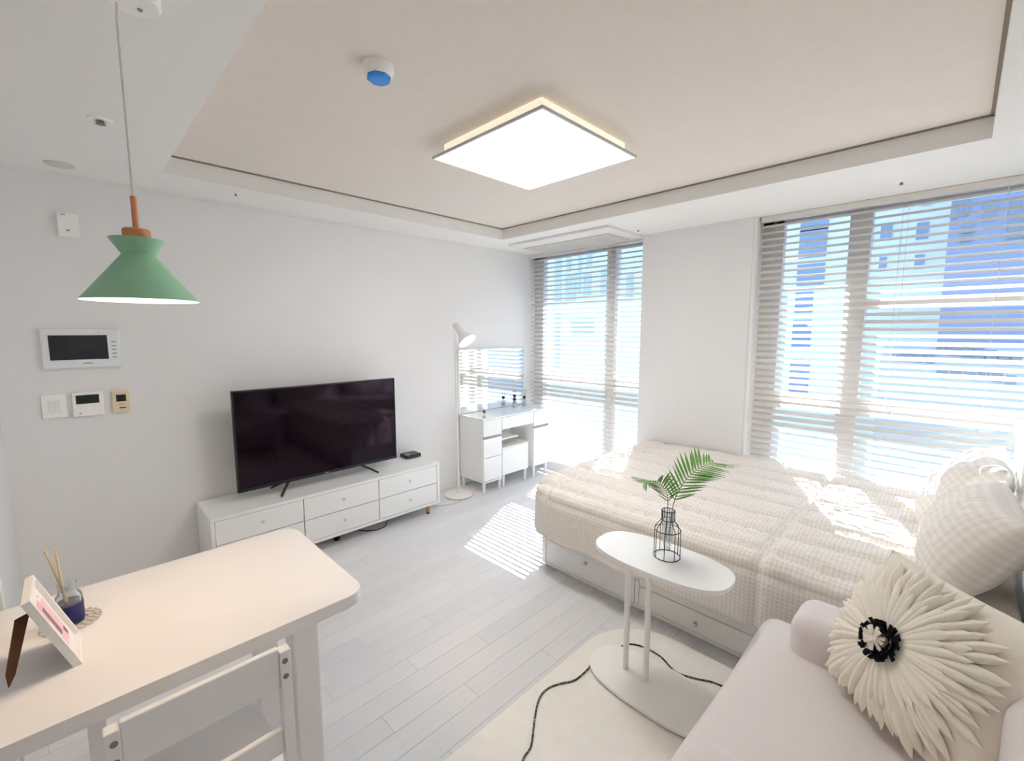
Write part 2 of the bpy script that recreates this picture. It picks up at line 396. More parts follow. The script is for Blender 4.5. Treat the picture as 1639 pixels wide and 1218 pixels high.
# ------------------------------------------------------------------ bed
bed = thing('storage_bed', 'white storage bed with drawers along its side, under the beige duvet', 'bed', (2.78, .8, 0))
BX0, BX1, BY0, BY1 = 2.055, 3.50, -.20, 1.785
B().box(BX0+.012, BX1, BY0, BY1, .02, .30, .003).build('body', M_white, bed)
B().box(BX0+.02, BX1, BY0, BY1-.01, 0, .02).build('plinth', M_white, bed)
B().box(BX0, BX0+.012, 1.755, BY1, .02, .30, .002).build('side_stile', M_white, bed)
B().box(BX0, BX0+.012, BY0, 1.755, .02, .032, .002).build('bottom_rail', M_white, bed)
B().box(BX0, BX0+.012, 1.105, 1.128, .034, .30, .002).build('side_stile', M_white, bed)
def knob(parent, p, d, r, m, name='knob'):
    p = Vector(p); q = Vector(d).to_track_quat('Z', 'Y').to_matrix()
    return B().lathe(p, [(0, 0), (r*.45, 0), (r*.4, r*.7), (r*.9, r*1.0), (r, r*1.4), (r*.7, r*1.8), (0, r*1.9)], 16, q).build(name, m, parent, 40)
for (a, b_, z0, z1, kz) in ((1.131, 1.752, .036, .296, .145), (.49, 1.102, .036, .142, .085), (.49, 1.102, .147, .296, .205), (-.16, .487, .036, .142, .085), (-.16, .487, .147, .296, .205)):
    d = B().box(BX0, BX0+.012, a, b_, z0, z1, .002).build('drawer', M_white, bed)
    knob(d, (BX0, (a+b_)/2, kz), (-1, 0, 0), .011, M_chrome)
hb = B().box(2.0, 3.46, -.30, -.255, 0, 1.0, .004).build('headboard', M_white, bed)
for k in range(12): B().box(2.01+.12*k, 2.01+.12*k+.112, -.255, -.245, .30, .955, .004).build('board', M_white, hb)
B().box(1.995, 3.465, -.31, -.235, .96, 1.012, .006).build('cap_rail', M_white, hb)
mt = B().box(2.07, 3.49, -.21, 1.775, .30, .50, .05, 4).build('mattress', M_paper, None, 40)
mt.location = (0, 0, 0); tag(mt, 'thick white mattress lying on the storage bed under the duvet', 'mattress')
sheet = B().box(2.075, 3.485, -.222, -.098, .501, .53, .012, 3)
# duvet
def make_duvet():
    ox, oy = 2.055, 1.79          # where the front and foot drapes begin
    drop_s, drop_t = .34, .33
    topS, topT = 1.46, 1.88
    res = .0125
    ns, nt = int((drop_s+topS)/res), int((drop_t+topT)/res)
    R = .095; ZT = .540
    def out_down(d):
        q = R*math.pi/2
        if d <= 0: return 0, 0
        if d < q: a = d/R; return R*math.sin(a), R*(1-math.cos(a))
        return R+.02*(d-q), R+(d-q)
    seam_s = [-.005+.205*k for k in range(9)]; seam_t = [.10, 1.27]
    bm = bmesh.new(); uvl = bm.loops.layers.uv.new('UVMap'); V = []; UV = {}
    for i in range(ns+1):
        rowv = []
        for j in range(nt+1):
            s_ = -drop_s+i*(drop_s+topS)/ns; t_ = -drop_t+j*(drop_t+topT)/nt
            rc = .16
            vx, vy = max(0, rc-s_), max(0, rc-t_)
            if s_ < rc and t_ < rc:
                hy = math.hypot(vx, vy) or 1e-6; ux, uy = vx/hy, vy/hy
                Lm = min((rc+drop_s)/max(ux, 1e-6), (rc+drop_t)/max(uy, 1e-6))-rc
                d = hy-rc
                if d > 0: d *= (drop_s*ux*ux+drop_t*uy*uy)/Lm
                o, dn = out_down(d); rr_ = min(hy, rc) + (o if d > 0 else 0)
                x = ox+rc-ux*rr_; yy = oy-rc+uy*rr_
            else:
                ux, uy = (1, 0) if s_ < 0 else (0, 1)
                d = max(-s_, -t_, 0); o, dn = out_down(d)
                x = ox+s_ if s_ >= 0 else ox-o
                yy = oy-t_ if t_ >= 0 else oy+o
            sx, ty = max(0, -s_), max(0, -t_)
            if d <= 0: d = 0
            z = ZT-dn
            # quilting puff
            ds = min(abs(s_-q) for q in seam_s) if s_ > -.02 else min(abs(s_-seam_s[0]), .1)
            dt = min(abs(t_-q) for q in seam_t)
            pf = (1-math.exp(-(ds/.026)**2))*(1-math.exp(-(dt/.02)**2))
            n1 = noise.noise(Vector((s_*7, t_*5, 1.3))); 
            n2 = noise.noise(Vector((s_*26+2*n1, t_*60+3*n1, 4.1))); n3 = noise.noise(Vector((s_*60, t_*40+4*n1, 9.7)))
            n4 = noise.noise(Vector((s_*3, t_*2.4, 7.7)))
            amp = 1.0 if d < R else .25
            h = .030*pf*(1 if d < R else .4) + amp*(.013*n2*(1.5-pf) + .006*n3 + .008*n1 + .014*n4)
            if d <= 0: z += h
            else:
                k = min(1, d/(R*1.57)); ang = k*math.pi/2
                hh = h + k*.012*noise.noise(Vector(((t_ if sx > ty else s_)*5.5, 2.2, 0)))*min(1, d/.2)
                x -= ux*hh*math.sin(ang); yy += uy*hh*math.sin(ang); z += hh*math.cos(ang)
                if d > .30: z += .006*math.sin((t_+s_)*17)
            rowv.append(bm.verts.new((x, yy, z))); UV[rowv[-1]] = (s_, t_)
        V.append(rowv)
    for i in range(ns):
        for j in range(nt):
            f = bm.faces.new((V[i][j], V[i+1][j], V[i+1][j+1], V[i][j+1])); f.smooth = True
            for lp in f.loops: lp[uvl].uv = UV[lp.vert]
    bmesh.ops.recalc_face_normals(bm, faces=bm.faces)
    me = bpy.data.meshes.new('duvet'); bm.to_mesh(me); bm.free()
    if me.polygons[len(me.polygons)//2].normal.z < 0: me.flip_normals()
    me.materials.append(M_ging); o = bpy.data.objects.new('duvet', me); C.objects.link(o)
    so = o.modifiers.new('thick', 'SOLIDIFY'); so.thickness = .012; so.offset = -1
    return o
tag(make_duvet(), 'quilted beige gingham duvet spread over the bed and hanging over its drawers', 'duvet')
st = sheet.build('fitted_sheet', M_ging2, None, 40)
tag(st, 'pale sheet showing at the head of the bed below the pillows', 'sheet')

def pillow_mesh(name, w, h, t, n, m, wob=.0, seed=0, dog=.07):
    bm = bmesh.new(); uvl = bm.loops.layers.uv.new('UVMap'); UV = {}
    def P(u, v, sgn):
        x = w/2*u*(1-dog*(1-v*v)*abs(u)); y = h/2*v*(1-dog*(1-u*u)*abs(v))
        z = sgn*t/2*max(0, (1-abs(u)**2.6))**.55*max(0, (1-abs(v)**2.6))**.55
        e = min(1-abs(u), 1-abs(v))
        z += wob*noise.noise(Vector((u*2.2+seed, v*2.2, sgn*3)))*min(1, e*3) + sgn*wob*.5*noise.noise(Vector((u*7+seed, v*5, sgn)))*min(1, e*4)
        return Vector((x, y, z))
    rows = {}
    for sgn in (1, -1):
        for i in range(n+1):
            for j in range(n+1):
                if sgn == -1 and (i in (0, n) or j in (0, n)): rows[(sgn, i, j)] = rows[(1, i, j)]; continue
                v = bm.verts.new(P(-1+2*i/n, -1+2*j/n, sgn)); rows[(sgn, i, j)] = v; UV[v] = (w*i/n, h*j/n)
    for sgn in (1, -1):
        for i in range(n):
            for j in range(n):
                q = [rows[(sgn, i, j)], rows[(sgn, i+1, j)], rows[(sgn, i+1, j+1)], rows[(sgn, i, j+1)]]
                f = bm.faces.new(q if sgn == 1 else q[::-1]); f.smooth = True
                for lp in f.loops: lp[uvl].uv = UV[lp.vert]
    me = bpy.data.meshes.new(name); bm.to_mesh(me); bm.free(); me.materials.append(m); return me
def basis(e1, e2, loc):
    e1 = Vector(e1).normalized(); e2 = Vector(e2); n_ = e1.cross(e2).normalized(); e2 = n_.cross(e1)
    return Matrix(((e1.x, e2.x, n_.x, loc[0]), (e1.y, e2.y, n_.y, loc[1]), (e1.z, e2.z, n_.z, loc[2]), (0, 0, 0, 1)))
pm = pillow_mesh('bed_pillow', .62, .46, .24, 36, M_ging2, .02, 1, .05)
pm1 = pillow_mesh('bed_pillow', .62, .41, .25, 36, M_ging2, .014, 3, .05)
p1 = bpy.data.objects.new('bed_pillow', pm1); C.objects.link(p1)
p1.matrix_world = basis((1, .05, 0), (0, -.40, .65), (2.43, -.088, .694))
tag(p1, 'plump beige gingham pillow nearest the armchair, leaning on the headboard', 'pillow', 'pillows at the head of the bed')
p2 = bpy.data.objects.new('bed_pillow', pm); C.objects.link(p2)
p2.matrix_world = basis((1, -.03, 0), (0, -.42, .62), (3.12, -.07, .705))
tag(p2, 'beige gingham pillow by the window, behind the nearer pillow', 'pillow', 'pillows at the head of the bed')

# ------------------------------------------------------------------ tv cabinet
cab = thing('tv_cabinet', 'long low white cabinet with six drawers under the television', 'cabinet', (1.3, 3.14, 0))
X0, X1, Y0, Y1, Z0, Z1 = .503, 2.10, 2.95, 3.33, .075, .42
B().box(X0, X1, Y0, Y1, Z1-.020, Z1, .002).build('top_panel', M_white, cab)
B().box(X0, X1, Y0, Y1, Z0, Z0+.020, .002).build('bottom_panel', M_white, cab)
B().box(X0, X0+.020, Y0, Y1, Z0+.02, Z1-.02, .001).build('side_panel', M_white, cab)
B().box(X1-.026, X1, Y0, Y1, Z0+.02, Z1-.02, .001).build('side_panel', M_white, cab)
B().box(X0+.02, X1-.026, Y0+.03, Y1, Z0+.02, Z1-.02).build('carcass', M_plast2, cab)
cols = [(X0+.023, 1.016), (1.022, 1.552), (1.558, X1-.029)]
for a, b_ in cols:
    for z0, z1 in ((Z0+.023, .248), (.253, Z1-.023)):
        d = B().box(a, b_, Y0+.003, Y0+.024, z0, z1, .0015).build('drawer', M_white, cab)
        knob(d, ((a+b_)/2, Y0+.003, (z0+z1)/2+.005), (0, -1, 0), .0095, mat('drawer_knob', 'd3d1cc', .3))
for x, y, m_ in ((2.0, 2.985, M_woodleg), (.58, 2.985, M_woodleg), (2.0, 3.27, M_woodleg), (.58, 3.27, M_woodleg)):
    lg = B().cyl((x, y, .0), (x, y, Z0), .013, .016, 16).build('leg', m_, cab, 40)
    B().cyl((x, y, 0), (x, y, .012), .0138, .0138, 16).build('foot_cap', M_black, lg, 40)
B().cyl((1.27, 3.06, 0), (1.27, 3.06, Z0), .022, .028, 16).build('centre_foot', M_black, cab, 40)

# ------------------------------------------------------------------ television
tv = thing('television', 'large flat black television standing on the white cabinet', 'television', (1.25, 3.12, .42))
TX0_, TX1_, TZ0, TZ1, TY = .690, 1.806, .482, 1.126, 3.12
hous = B().box(TX0_, TX1_, TY+.004, TY+.03, TZ0, TZ1, .003).box(TX0_+.2, TX1_-.2, TY+.03, TY+.07, TZ0+.03, TZ0+.36, .01).build('housing', M_black, tv)
B().box(TX0_+.010, TX1_-.010, TY+.001, TY+.006, TZ0+.020, TZ1-.010).build('screen', M_screen, tv)
bz = B()
for a in ((TX0_, TX0_+.009, TZ0, TZ1), (TX1_-.009, TX1_, TZ0, TZ1), (TX0_, TX1_, TZ1-.009, TZ1), (TX0_, TX1_, TZ0, TZ0+.019)): bz.box(a[0], a[1], TY-.003, TY+.008, a[2], a[3], .0015)
bz.build('bezel', M_black, tv)
B().box(1.235, 1.262, TY-.0035, TY-.002, TZ0+.006, TZ0+.011).build('badge', M_plast2, tv)
for sx, hx, fx in ((-1, 1.00, .915), (1, 1.495, 1.60)):
    lg = B()
    for yy in (3.035, 3.25):
        d = Vector((fx, yy, .424))-Vector((hx, 3.14, TZ0+.01))
        lg.tube([(hx, 3.14, TZ0+.01), Vector((hx, 3.14, TZ0+.01))+d*.5+Vector((0, 0, .004)), (fx, yy, .427)], [.009, .008, .007], 8)
    lg.build('stand_leg', M_black, tv, 40)
stb = thing('set_top_box', 'small black set-top box on the right end of the television cabinet', 'set-top box', (2.02, 3.25, .42))
B().box(1.945, 2.085, 3.195, 3.305, .424, .452, .003).build('case', M_black, stb)
B().box(1.950, 2.080, 3.192, 3.196, .428, .448).build('front_strip', M_dark, stb)
for k in range(4): B().box(1.975+.026*k, 1.985+.026*k, 3.190, 3.193, .434, .440).build('port', M_plast2, stb)
B().box(1.955, 2.00, 3.21, 3.26, .452, .4526).build('sticker', M_plast2, stb)
cb = B().tube([(1.72, 3.26, .004), (1.70, 3.10, .004), (1.62, 3.0, .004), (1.55, 2.99, .004), (1.48, 3.03, .004), (1.40, 3.2, .004)], .0035)
tag(cb.build('power_cable', M_wire, None, 60), 'thin black cable curling on the floor under the television cabinet', 'cable')

# ------------------------------------------------------------------ dressing table
dr = thing('dressing_table', 'white dressing table with drawers and slim legs in the window corner', 'dressing table', (3.07, 3.16, 0))
DX0, DX1, DY0, DY1, DZ = 2.612, 3.535, 2.985, 3.325, .697
B().box(DX0-.004, DX1+.004, DY0-.004, DY1, DZ-.014, DZ, .002).build('table_top', M_whiteg, dr)
B().box(DX0, 2.848, DY0+.018, DY1, .095, DZ-.014, .001).build('left_pedestal', M_white, dr)
B().box(3.287, DX1, DY0+.018, DY1, .105, DZ-.014, .001).build('right_pedestal', M_white, dr)
B().box(2.848, 3.287, DY0+.018, DY1, .56, DZ-.014, .001).build('drawer_case', M_white, dr)
B().box(2.848, 3.287, DY1-.02, DY1, .12, .56).build('back_panel', M_cavity, dr)
B().box(2.612, 2.848, DY0, DY0+.018, .093, .106).build('front_rail', M_white, dr)
for a, b_, z0, z1, n_ in ((2.616, 2.844, .530, .680, 'drawer'), (2.853, 3.283, .567, .680, 'drawer'), (3.292, 3.531, .530, .680, 'drawer'),
                     (2.616, 2.844, .331, .508, 'drawer'), (2.616, 2.844, .110, .326, 'drawer'), (3.292, 3.531, .112, .508, 'door')):
    d = B().box(a, b_, DY0, DY0+.017, z0, z1, .0015).build(n_, M_white, dr)
    if z1 == .508: B().box(a, b_, DY0+.006, DY0+.016, .512, .526).build('finger_groove', M_plast2, d)
for x, y in ((2.632, 3.005), (2.872-.045, 3.005), (3.31, 3.005), (3.50, 3.005), (2.632, 3.30), (2.83, 3.30), (3.31, 3.30), (3.50, 3.30)):
    B().cyl((x+(.0), y, 0), (x, y, .105), .011, .017, 16).build('leg', M_white, dr, 40)
stl = thing('storage_stool', 'white box stool on short legs tucked under the dressing table', 'stool', (3.04, 3.12, 0))
B().box(2.858, 3.215, 2.99, 3.27, .115, .372, .004).build('box', M_white, stl)
B().box(2.855, 3.218, 2.987, 3.273, .373, .388, .003).build('lid', M_cavity, stl)
for x, y in ((2.885, 3.01), (3.185, 3.01), (2.885, 3.25), (3.185, 3.25)): B().cyl((x, y, 0), (x, y, .115), .011, .016, 16).build('leg', M_white, stl, 40)
tray = thing('shelf_board', 'small white shelf under the dressing table drawer, above the stool', 'shelf', (2.94, 3.2, .44))
B().box(2.850, 3.10, 3.02, 3.30, .455, .467, .001).build('board', M_white, tray)
B().box(2.852, 2.95, 3.05, 3.12, .425, .447, .003).build('drawer_runner', M_plast2, tray)
# mirror
mi = thing('wall_mirror', 'rectangular mirror standing on the back of the dressing table', 'mirror', (3.05, 3.33, DZ))
B().box(2.603, 3.498, 3.326, 3.342, DZ+.001, 1.318, .001).build('backing', M_white, mi)
B().box(2.618, 3.494, 3.3235, 3.326, DZ+.006, 1.312).build('mirror_glass', M_mirror, mi)
B().box(2.600, 2.617, 3.320, 3.342, DZ+.001, 1.318, .002).build('side_strip', M_white, mi)
def reed_bottle(loc, label, r, hgt, ball=True, sticks=0, grp='bottles on the dressing table'):
    b = thing('diffuser_bottle', label, 'bottle', loc, grp); x, y, z = loc
    B().lathe(loc, [(0, .001), (r, .001), (r*1.02, hgt*.1), (r, hgt*.68), (r*.55, hgt*.85), (r*.55, hgt), (r*.45, hgt), (r*.45, hgt*.86), (r*.86, hgt*.66), (r*.88, hgt*.06), (0, .006)], 20).build('glass_body', M_bottle, b, 40)
    B().lathe((x, y, z+.003), [(0, 0.004), (r*.84, .004), (r*.84, hgt*.4), (0, hgt*.4)], 20).build('liquid', glass_liq, b, 40)
    if ball: B().lathe((x, y, z+hgt-.002), [(0, 0), (r*.62, .003), (r*.72, r*.6), (r*.6, r*1.1), (0, r*1.35)], 18).build('stopper', M_black, b, 60)
    for k in range(sticks):
        a = k*2.3+.5; B().cyl((x, y, z+hgt*.5), (x+.022*math.cos(a), y+.022*math.sin(a), z+hgt+.10), .0017, n=6).build('reed', M_black, b)
    return b
glass_liq = mat('pale_liquid', 'd5e2e4', .1)
reed_bottle((2.665, 3.03, DZ), 'small white jar with a black ball lid at the front of the dressing table', .019, .05)
reed_bottle((3.27, 3.24, DZ), 'clear bottle with black stopper and reeds standing by the mirror', .024, .075, True, 2)
reed_bottle((3.43, 3.25, DZ), 'clear bottle with black stopper and reeds at the window end of the dressing table', .024, .075, True, 3)

# ------------------------------------------------------------------ floor lamp
lp = thing('floor_lamp', 'thin white floor lamp with a tilted cone head beside the dressing table', 'floor lamp', (2.435, 3.13, 0))
B().lathe((2.435, 3.13, 0), [(0, .0), (.125, .0), (.128, .006), (.126, .014), (.08, .022), (.02, .026), (0, .026)], 48).build('base', M_lampw, lp, 40)
B().ring((2.435, 3.13, .004), .126, .003, 48, 6).build('base_rim', M_steel, lp, 60)
B().cyl((2.435, 3.13, .02), (2.42, 3.13, 1.49), .0085, .007, 14).build('pole', M_lampw, lp, 40)
B().cyl((2.42, 3.13, 1.468), (2.50, 3.13, 1.468), .0045, n=10).build('arm', M_lampw, lp, 40)
hq = Vector((.15, -.65, -.74)).normalized().to_track_quat('Z', 'Y').to_matrix()
hc = Vector((2.502, 3.125, 1.46))
prof = [(0, -.125), (.030, -.125), (.033, -.120), (.034, -.03), (.036, -.01), (.055, .02), (.082, .075), (.0825, .078), (.079, .076), (.052, .022), (.032, -.008), (.0, -.01)]
B().lathe(hc, prof, 40, hq).build('lamp_shade', M_lampw, lp, 40)
bl = B().lathe(hc, [(0, .0), (.018, .008), (.026, .03), (.018, .05), (0, .056)], 20, hq).build('bulb', mat('floor_lamp_bulb', 'ffffff', .5, emit=25, ecol='ffe6c4'), lp, 60)
pl_ = bpy.data.lights.new('floor_lamp_light', 'POINT'); pl_.energy = FLOORLAMP; pl_.color = (1, .87, .7); pl_.shadow_soft_size = .02
po = bpy.data.objects.new('floor_lamp_light', pl_); C.objects.link(po); po.location = hc+hq @ Vector((0, 0, .066))
cw = B().tube([(2.40, 3.02, .004), (2.36, 2.99, .004), (2.26, 2.99, .004), (2.14, 3.05, .004), (2.09, 3.12, .004)], .003)
tag(cw.build('lamp_cord', M_cord, None, 60), 'thin white cord lying on the floor beside the floor lamp base', 'cable')

# ------------------------------------------------------------------ ceiling fittings
cl = thing('ceiling_light', 'square flat white ceiling light with a thin grey edge, switched on', 'ceiling light', (1.68, 1.53, TZ))
LX0, LX1, LY0, LY1 = 1.333, 2.024, 1.172, 1.884
B().box(LX0+.040, LX1-.040, LY0+.040, LY1-.040, 2.336, TZ+.006, .008).build('lamp_housing', mat('light_housing', 'fbf6ea', .5, emit=.35, ecol='fff3dc'), cl)
B().box(LX0, LX1, LY0, LY1, 2.3255, 2.337, .001).build('edge_frame', mat('grey_edge', 'c6c6c6', .4), cl)
B().box(LX0+.007, LX1-.007, LY0+.007, LY1-.007, 2.3235, 2.3265).build('diffuser', M_panel, cl)
sd = thing('heat_detector', 'round white ceiling detector with a bright blue cap', 'detector', (.83, 1.475, TZ))
B().lathe((.83, 1.475, TZ+.006), [(0, 0), (.052, 0), (.053, -.012), (.048, -.028), (.040, -.036), (0, -.037)], 40).build('body', M_plast, sd, 40)
B().lathe((.83, 1.475, TZ+.006-.036), [(0, .004), (.040, .004), (.041, -.008), (.033, -.014), (0, -.015)], 8).build('blue_cap', M_blue, sd)
def sprinkler(x, y, z, label, r=.03):
    s_ = thing('sprinkler_head', label, 'sprinkler', (x, y, z), 'sprinkler heads in the ceiling')
    B().lathe((x, y, z), [(0, 0), (r, 0), (r*.95, -.004), (r*.5, -.006), (r*.4, -.002), (0, -.002)], 24).build('rosette', M_plast, s_, 40)
    B().lathe((x, y, z-.003), [(0, 0), (r*.3, 0), (r*.3, -.010), (r*.42, -.013), (0, -.014)], 12).build('nozzle', M_steel, s_, 40)
sprinkler(.161, 2.397, H, 'sprinkler head with white rosette to the left of the pendant cord', .04)
sprinkler(.776, 3.075, H, 'tiny sprinkler head in the ceiling border above the television', .016)
sprinkler(3.297, .292, H, 'sprinkler head in the ceiling border above the wide window', .024)
sprinkler(3.318, 1.89, H, 'sprinkler head in the ceiling border next to the air conditioner', .018)
tag(B().lathe((.047, 3.157, H), [(0, 0), (.055, 0), (.056, -.003), (.050, -.006), (0, -.0065)], 40).build('ceiling_cover_plate', mat('pale_grey_plate', 'd4d0c8', .6), None, 40), 'flat round cover plate on the ceiling above the intercom', 'cover plate')
ac = thing('air_conditioner', 'flat ceiling air conditioner panel with long louvres above the corner window', 'air conditioner', (3.27, 2.5, H))
B().box(3.01, 3.555, 1.972, 3.06, 2.278, H, .006).build('panel', M_trim, ac)
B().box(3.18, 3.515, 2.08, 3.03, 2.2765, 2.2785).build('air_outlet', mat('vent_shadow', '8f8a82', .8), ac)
for k in range(9): B().box(3.188+.036*k, 3.208+.036*k, 2.085, 3.025, 2.2738, 2.2768).build('louvre', M_trim, ac)

# ------------------------------------------------------------------ pendant lamp
PX, PY = .148, 1.487
pn = thing('pendant_lamp', 'green cone pendant lamp with a wooden stem hanging over the table', 'pendant lamp', (PX, PY, H))
cn = Vector((.178, 1.46, H))
B().lathe(cn, [(0, 0), (.055, 0), (.055, -.022), (.050, -.028), (0, -.028)], 40).build('ceiling_rose', M_plast, pn, 40)
B().lathe(cn+Vector((.014, .012, -.028)), [(0, 0), (.006, 0), (.005, -.003), (0, -.003)], 12).build('screw', M_steel, pn)
B().tube([cn+Vector((-.028, .022, -.026)), (PX, PY, 2.24), (PX, PY, 2.1), (PX, PY, 1.82)], .0026, 8).build('cord', M_cord, pn, 60)
B().lathe((PX, PY, 0), [(0, 1.829), (.0065, 1.829), (.0065, 1.745), (0, 1.745)], 16).build('stem', M_stemwood, pn, 40)
B().lathe((PX, PY, 0), [(0, 1.750), (.025, 1.750), (.0285, 1.746), (.0285, 1.712), (0, 1.712)], 32).build('wooden_collar', M_stemwood, pn, 40)
sh = B().lathe((PX, PY, 0), [(.120, 1.572), (.0335, 1.686), (.0565, 1.724), (.055, 1.724), (.032, 1.686)], 64).build('lamp_shade', M_green, pn, 30)
B().lathe((PX, PY, 0), [(.1195, 1.5715), (.0325, 1.6845), (0, 1.690)], 64).build('shade_lining', M_inner, pn, 40)
B().lathe((PX, PY, 1.60), [(0, 0), (.022, .008), (.030, .03), (.022, .052), (.013, .066), (0.013, .085), (0, .085)], 24).build('bulb', M_bulb, pn, 60)
pe = bpy.data.lights.new('pendant_light', 'POINT'); pe.energy = PENDANT; pe.color = (1, .86, .72); pe.shadow_soft_size = .03
peo = bpy.data.objects.new('pendant_light', pe); C.objects.link(peo); peo.location = (PX, PY, 1.585)

# ------------------------------------------------------------------ wall devices
WY = D
def wallbox(name, label, cat, x0, x1, z0, z1, dep, m, bev=.004):
    t = thing(name, label, cat, ((x0+x1)/2, WY, (z0+z1)/2)); B().box(x0, x1, WY-dep, WY, z0, z1, bev).build('case', m, t); return t
t = wallbox('wall_sensor', 'small white square wall box high on the wall, left of the pendant lamp', 'wall box', .018, .097, 1.985, 2.103, .022, M_plast)
B().box(.048, .062, WY-.0235, WY-.022, 2.012, 2.020).build('indicator', M_plast2, t); B().box(.030, .05, WY-.0235, WY-.022, 2.092, 2.096).build('mark', M_plast2, t)
t = wallbox('video_intercom', 'white wall intercom with a wide dark screen', 'intercom', -.093, .215, 1.298, 1.507, .024, mat('intercom_white', 'e9eeee', .35), .006)
B().box(-.064, .163, WY-.0255, WY-.0235, 1.343, 1.473, .0005).build('screen', mat('intercom_screen', '23262c', .12), t)
for k in range(5): B().box(.179, .198, WY-.0255, WY-.0235, 1.433-.021*k, 1.439-.021*k).build('button', M_plast2, t)
B().box(.058, .095, WY-.0253, WY-.0235, 1.320, 1.3255).build('brand_mark', M_plast2, t)
B().cyl((.13, WY-.0255, 1.488), (.13, WY-.0235, 1.488), .003, n=10).build('microphone', M_plast2, t)
t = wallbox('light_switch', 'white light switch plate, leftmost under the intercom', 'light switch', -.116, -.021, 1.039, 1.164, .012, M_plast)
for a in (-.088, -.067): B().box(a, a+.019, WY-.017, WY-.011, 1.070, 1.132, .002).build('rocker', M_white, t)
t = wallbox('thermostat', 'white thermostat with a dark display, between the switch and the cream panel', 'thermostat', -.001, .122, 1.036, 1.165, .022, M_plast)
B().box(.014, .106, WY-.0235, WY-.0215, 1.104, 1.151).build('display', mat('lcd_green_black', '20271f', .2), t)
for a, z in ((.078, 1.078), (.097, 1.078), (.078, 1.060), (.097, 1.060)): B().box(a, a+.015, WY-.0238, WY-.0215, z, z+.012, .001).build('button', M_plast, t)
B().cyl((.026, WY-.0235, 1.052), (.026, WY-.0215, 1.052), .004, n=10).build('led', M_plast2, t)
t = wallbox('heating_controller', 'small cream yellow wall controller with a dark display', 'controller', .159, .233, 1.039, 1.160, .020, M_yell)
B().box(.176, .218, WY-.0215, WY-.0195, 1.100, 1.138).build('display', M_dark, t)
B().box(.186, .214, WY-.0213, WY-.0195, 1.061, 1.067).build('slot', M_dark, t)
for a in (.186, .198): B().box(a, a+.008, WY-.0213, WY-.0195, 1.080, 1.086).build('button', M_plast2, t)

# ------------------------------------------------------------------ dining table
TT = .73
tb = thing('dining_table', 'white table with rounded corners and board legs under the green pendant', 'table', (-.03, 1.5, 0))
B().prism(rrect(-.64, .578, 1.192, 1.806, .06, 8), TT-.036, TT, .003, 2).build('table_top', M_table, tb, 40)
B().box(-.55, .46, 1.30, 1.32, TT-.085, TT-.036).build('apron', M_table, tb); B().box(-.55, .46, 1.69, 1.71, TT-.085, TT-.036).build('apron', M_table, tb)
for x0, x1 in ((.388, .460), (-.605, -.533), ):
    for y0, y1 in ((1.268, 1.338), (1.66, 1.73)): B().box(x0, x1, y0, y1, 0, TT-.036, .006).build('leg', M_table, tb)
B().box(-.034, -.004, 1.275, 1.305, 0, TT-.036, .003).build('leg', M_table, tb)
B().box(-.034, -.004, 1.695, 1.725, 0, TT-.036, .003).build('leg', M_table, tb)

def make_chair():
    t = thing('dining_chair', 'x', 'chair', (0, 0, 0), 'white chairs around the table')
    hw = .150; zt = .768
    for s_ in (-1, 1):
        p = B().box(s_*hw-.012, s_*hw+.012, -.012, .016, 0, zt-.006, .003).build('back_post', M_chair, t)
        for z in (zt-.030, zt-.068): B().cyl((s_*(hw-.002), -.0135, z), (s_*(hw-.002), -.011, z), .0062, n=14).build('screw', M_steel, p)
        B().box(s_*(hw-.018)-.012, s_*(hw-.018)+.012, .28, .304, 0, .43, .003).build('front_leg', M_chair, t)
        B().box(s_*(hw-.006)-.008, s_*(hw-.006)+.008, .016, .28, .20, .225, .002).build('side_rail', M_chair, t)
    B().box(-hw+.012, hw-.012, -.004, .012, zt-.098, zt, .003).build('top_rail', M_chair, t)
    B().box(-hw+.012, hw-.012, -.004, .012, .505, .565, .003).build('lower_rail', M_chair, t)
    B().prism(rrect(-hw, hw, .018, .33, .02, 5), .432, .452, .003).build('seat', M_chair, t, 40)
    B().box(-hw+.03, hw-.03, .282, .298, .38, .432).build('front_rail', M_chair, t)
    return t
c1 = make_chair(); c1.location = (.152, 1.055, 0); c1['label'] = 'white wooden chair tucked in at the near side of the table, nearest the floor'
c2 = clone(c1); c2.location = (-.262, 1.04, 0); c2['label'] = 'white wooden chair mostly out of view in the bottom left corner'
c3 = clone(c1); c3.location = (-.352, 1.945, 0); c3.rotation_euler.z = math.pi; c3['label'] = 'white wooden chair on the far side of the table at the left edge'

# ------------------------------------------------------------------ things on the table
dl = Vector((-.048, 1.602, TT))
lc = B().lathe(dl, [(0, .0004), (.02, .0004), (.02, .002), (0, .002)], 24)
for Rr, cnt, r0 in ((.026, 10, .0075), (.040, 16, .0072), (.053, 22, .0068)):
    lc.ring(dl+Vector((0, 0, .0012)), Rr-.006, .0016, 48, 4)
    for k in range(cnt):
        a = 2*math.pi*k/cnt; lc.ring(dl+Vector((Rr*math.cos(a), Rr*math.sin(a), .0012)), r0, .0019, 12, 4)
tag(lc.build('lace_doily', M_lace, None, 60), 'round grey lace doily under the navy reed diffuser', 'doily')
bz_ = TT+.003
bt = thing('reed_diffuser', 'glass reed diffuser with a navy band and two pale sticks on the table', 'reed diffuser', (-.048, 1.60, bz_))
bc = Vector((-.048, 1.60, bz_))
B().lathe(bc, [(0, 0), (.026, 0), (.0275, .004), (.0275, .068), (.024, .078), (.019, .084), (.019, .104), (.021, .106), (.017, .106), (.016, .084), (.0245, .066), (.0245, .006), (0, .004)], 32).build('glass_bottle', M_bottle, bt, 40)
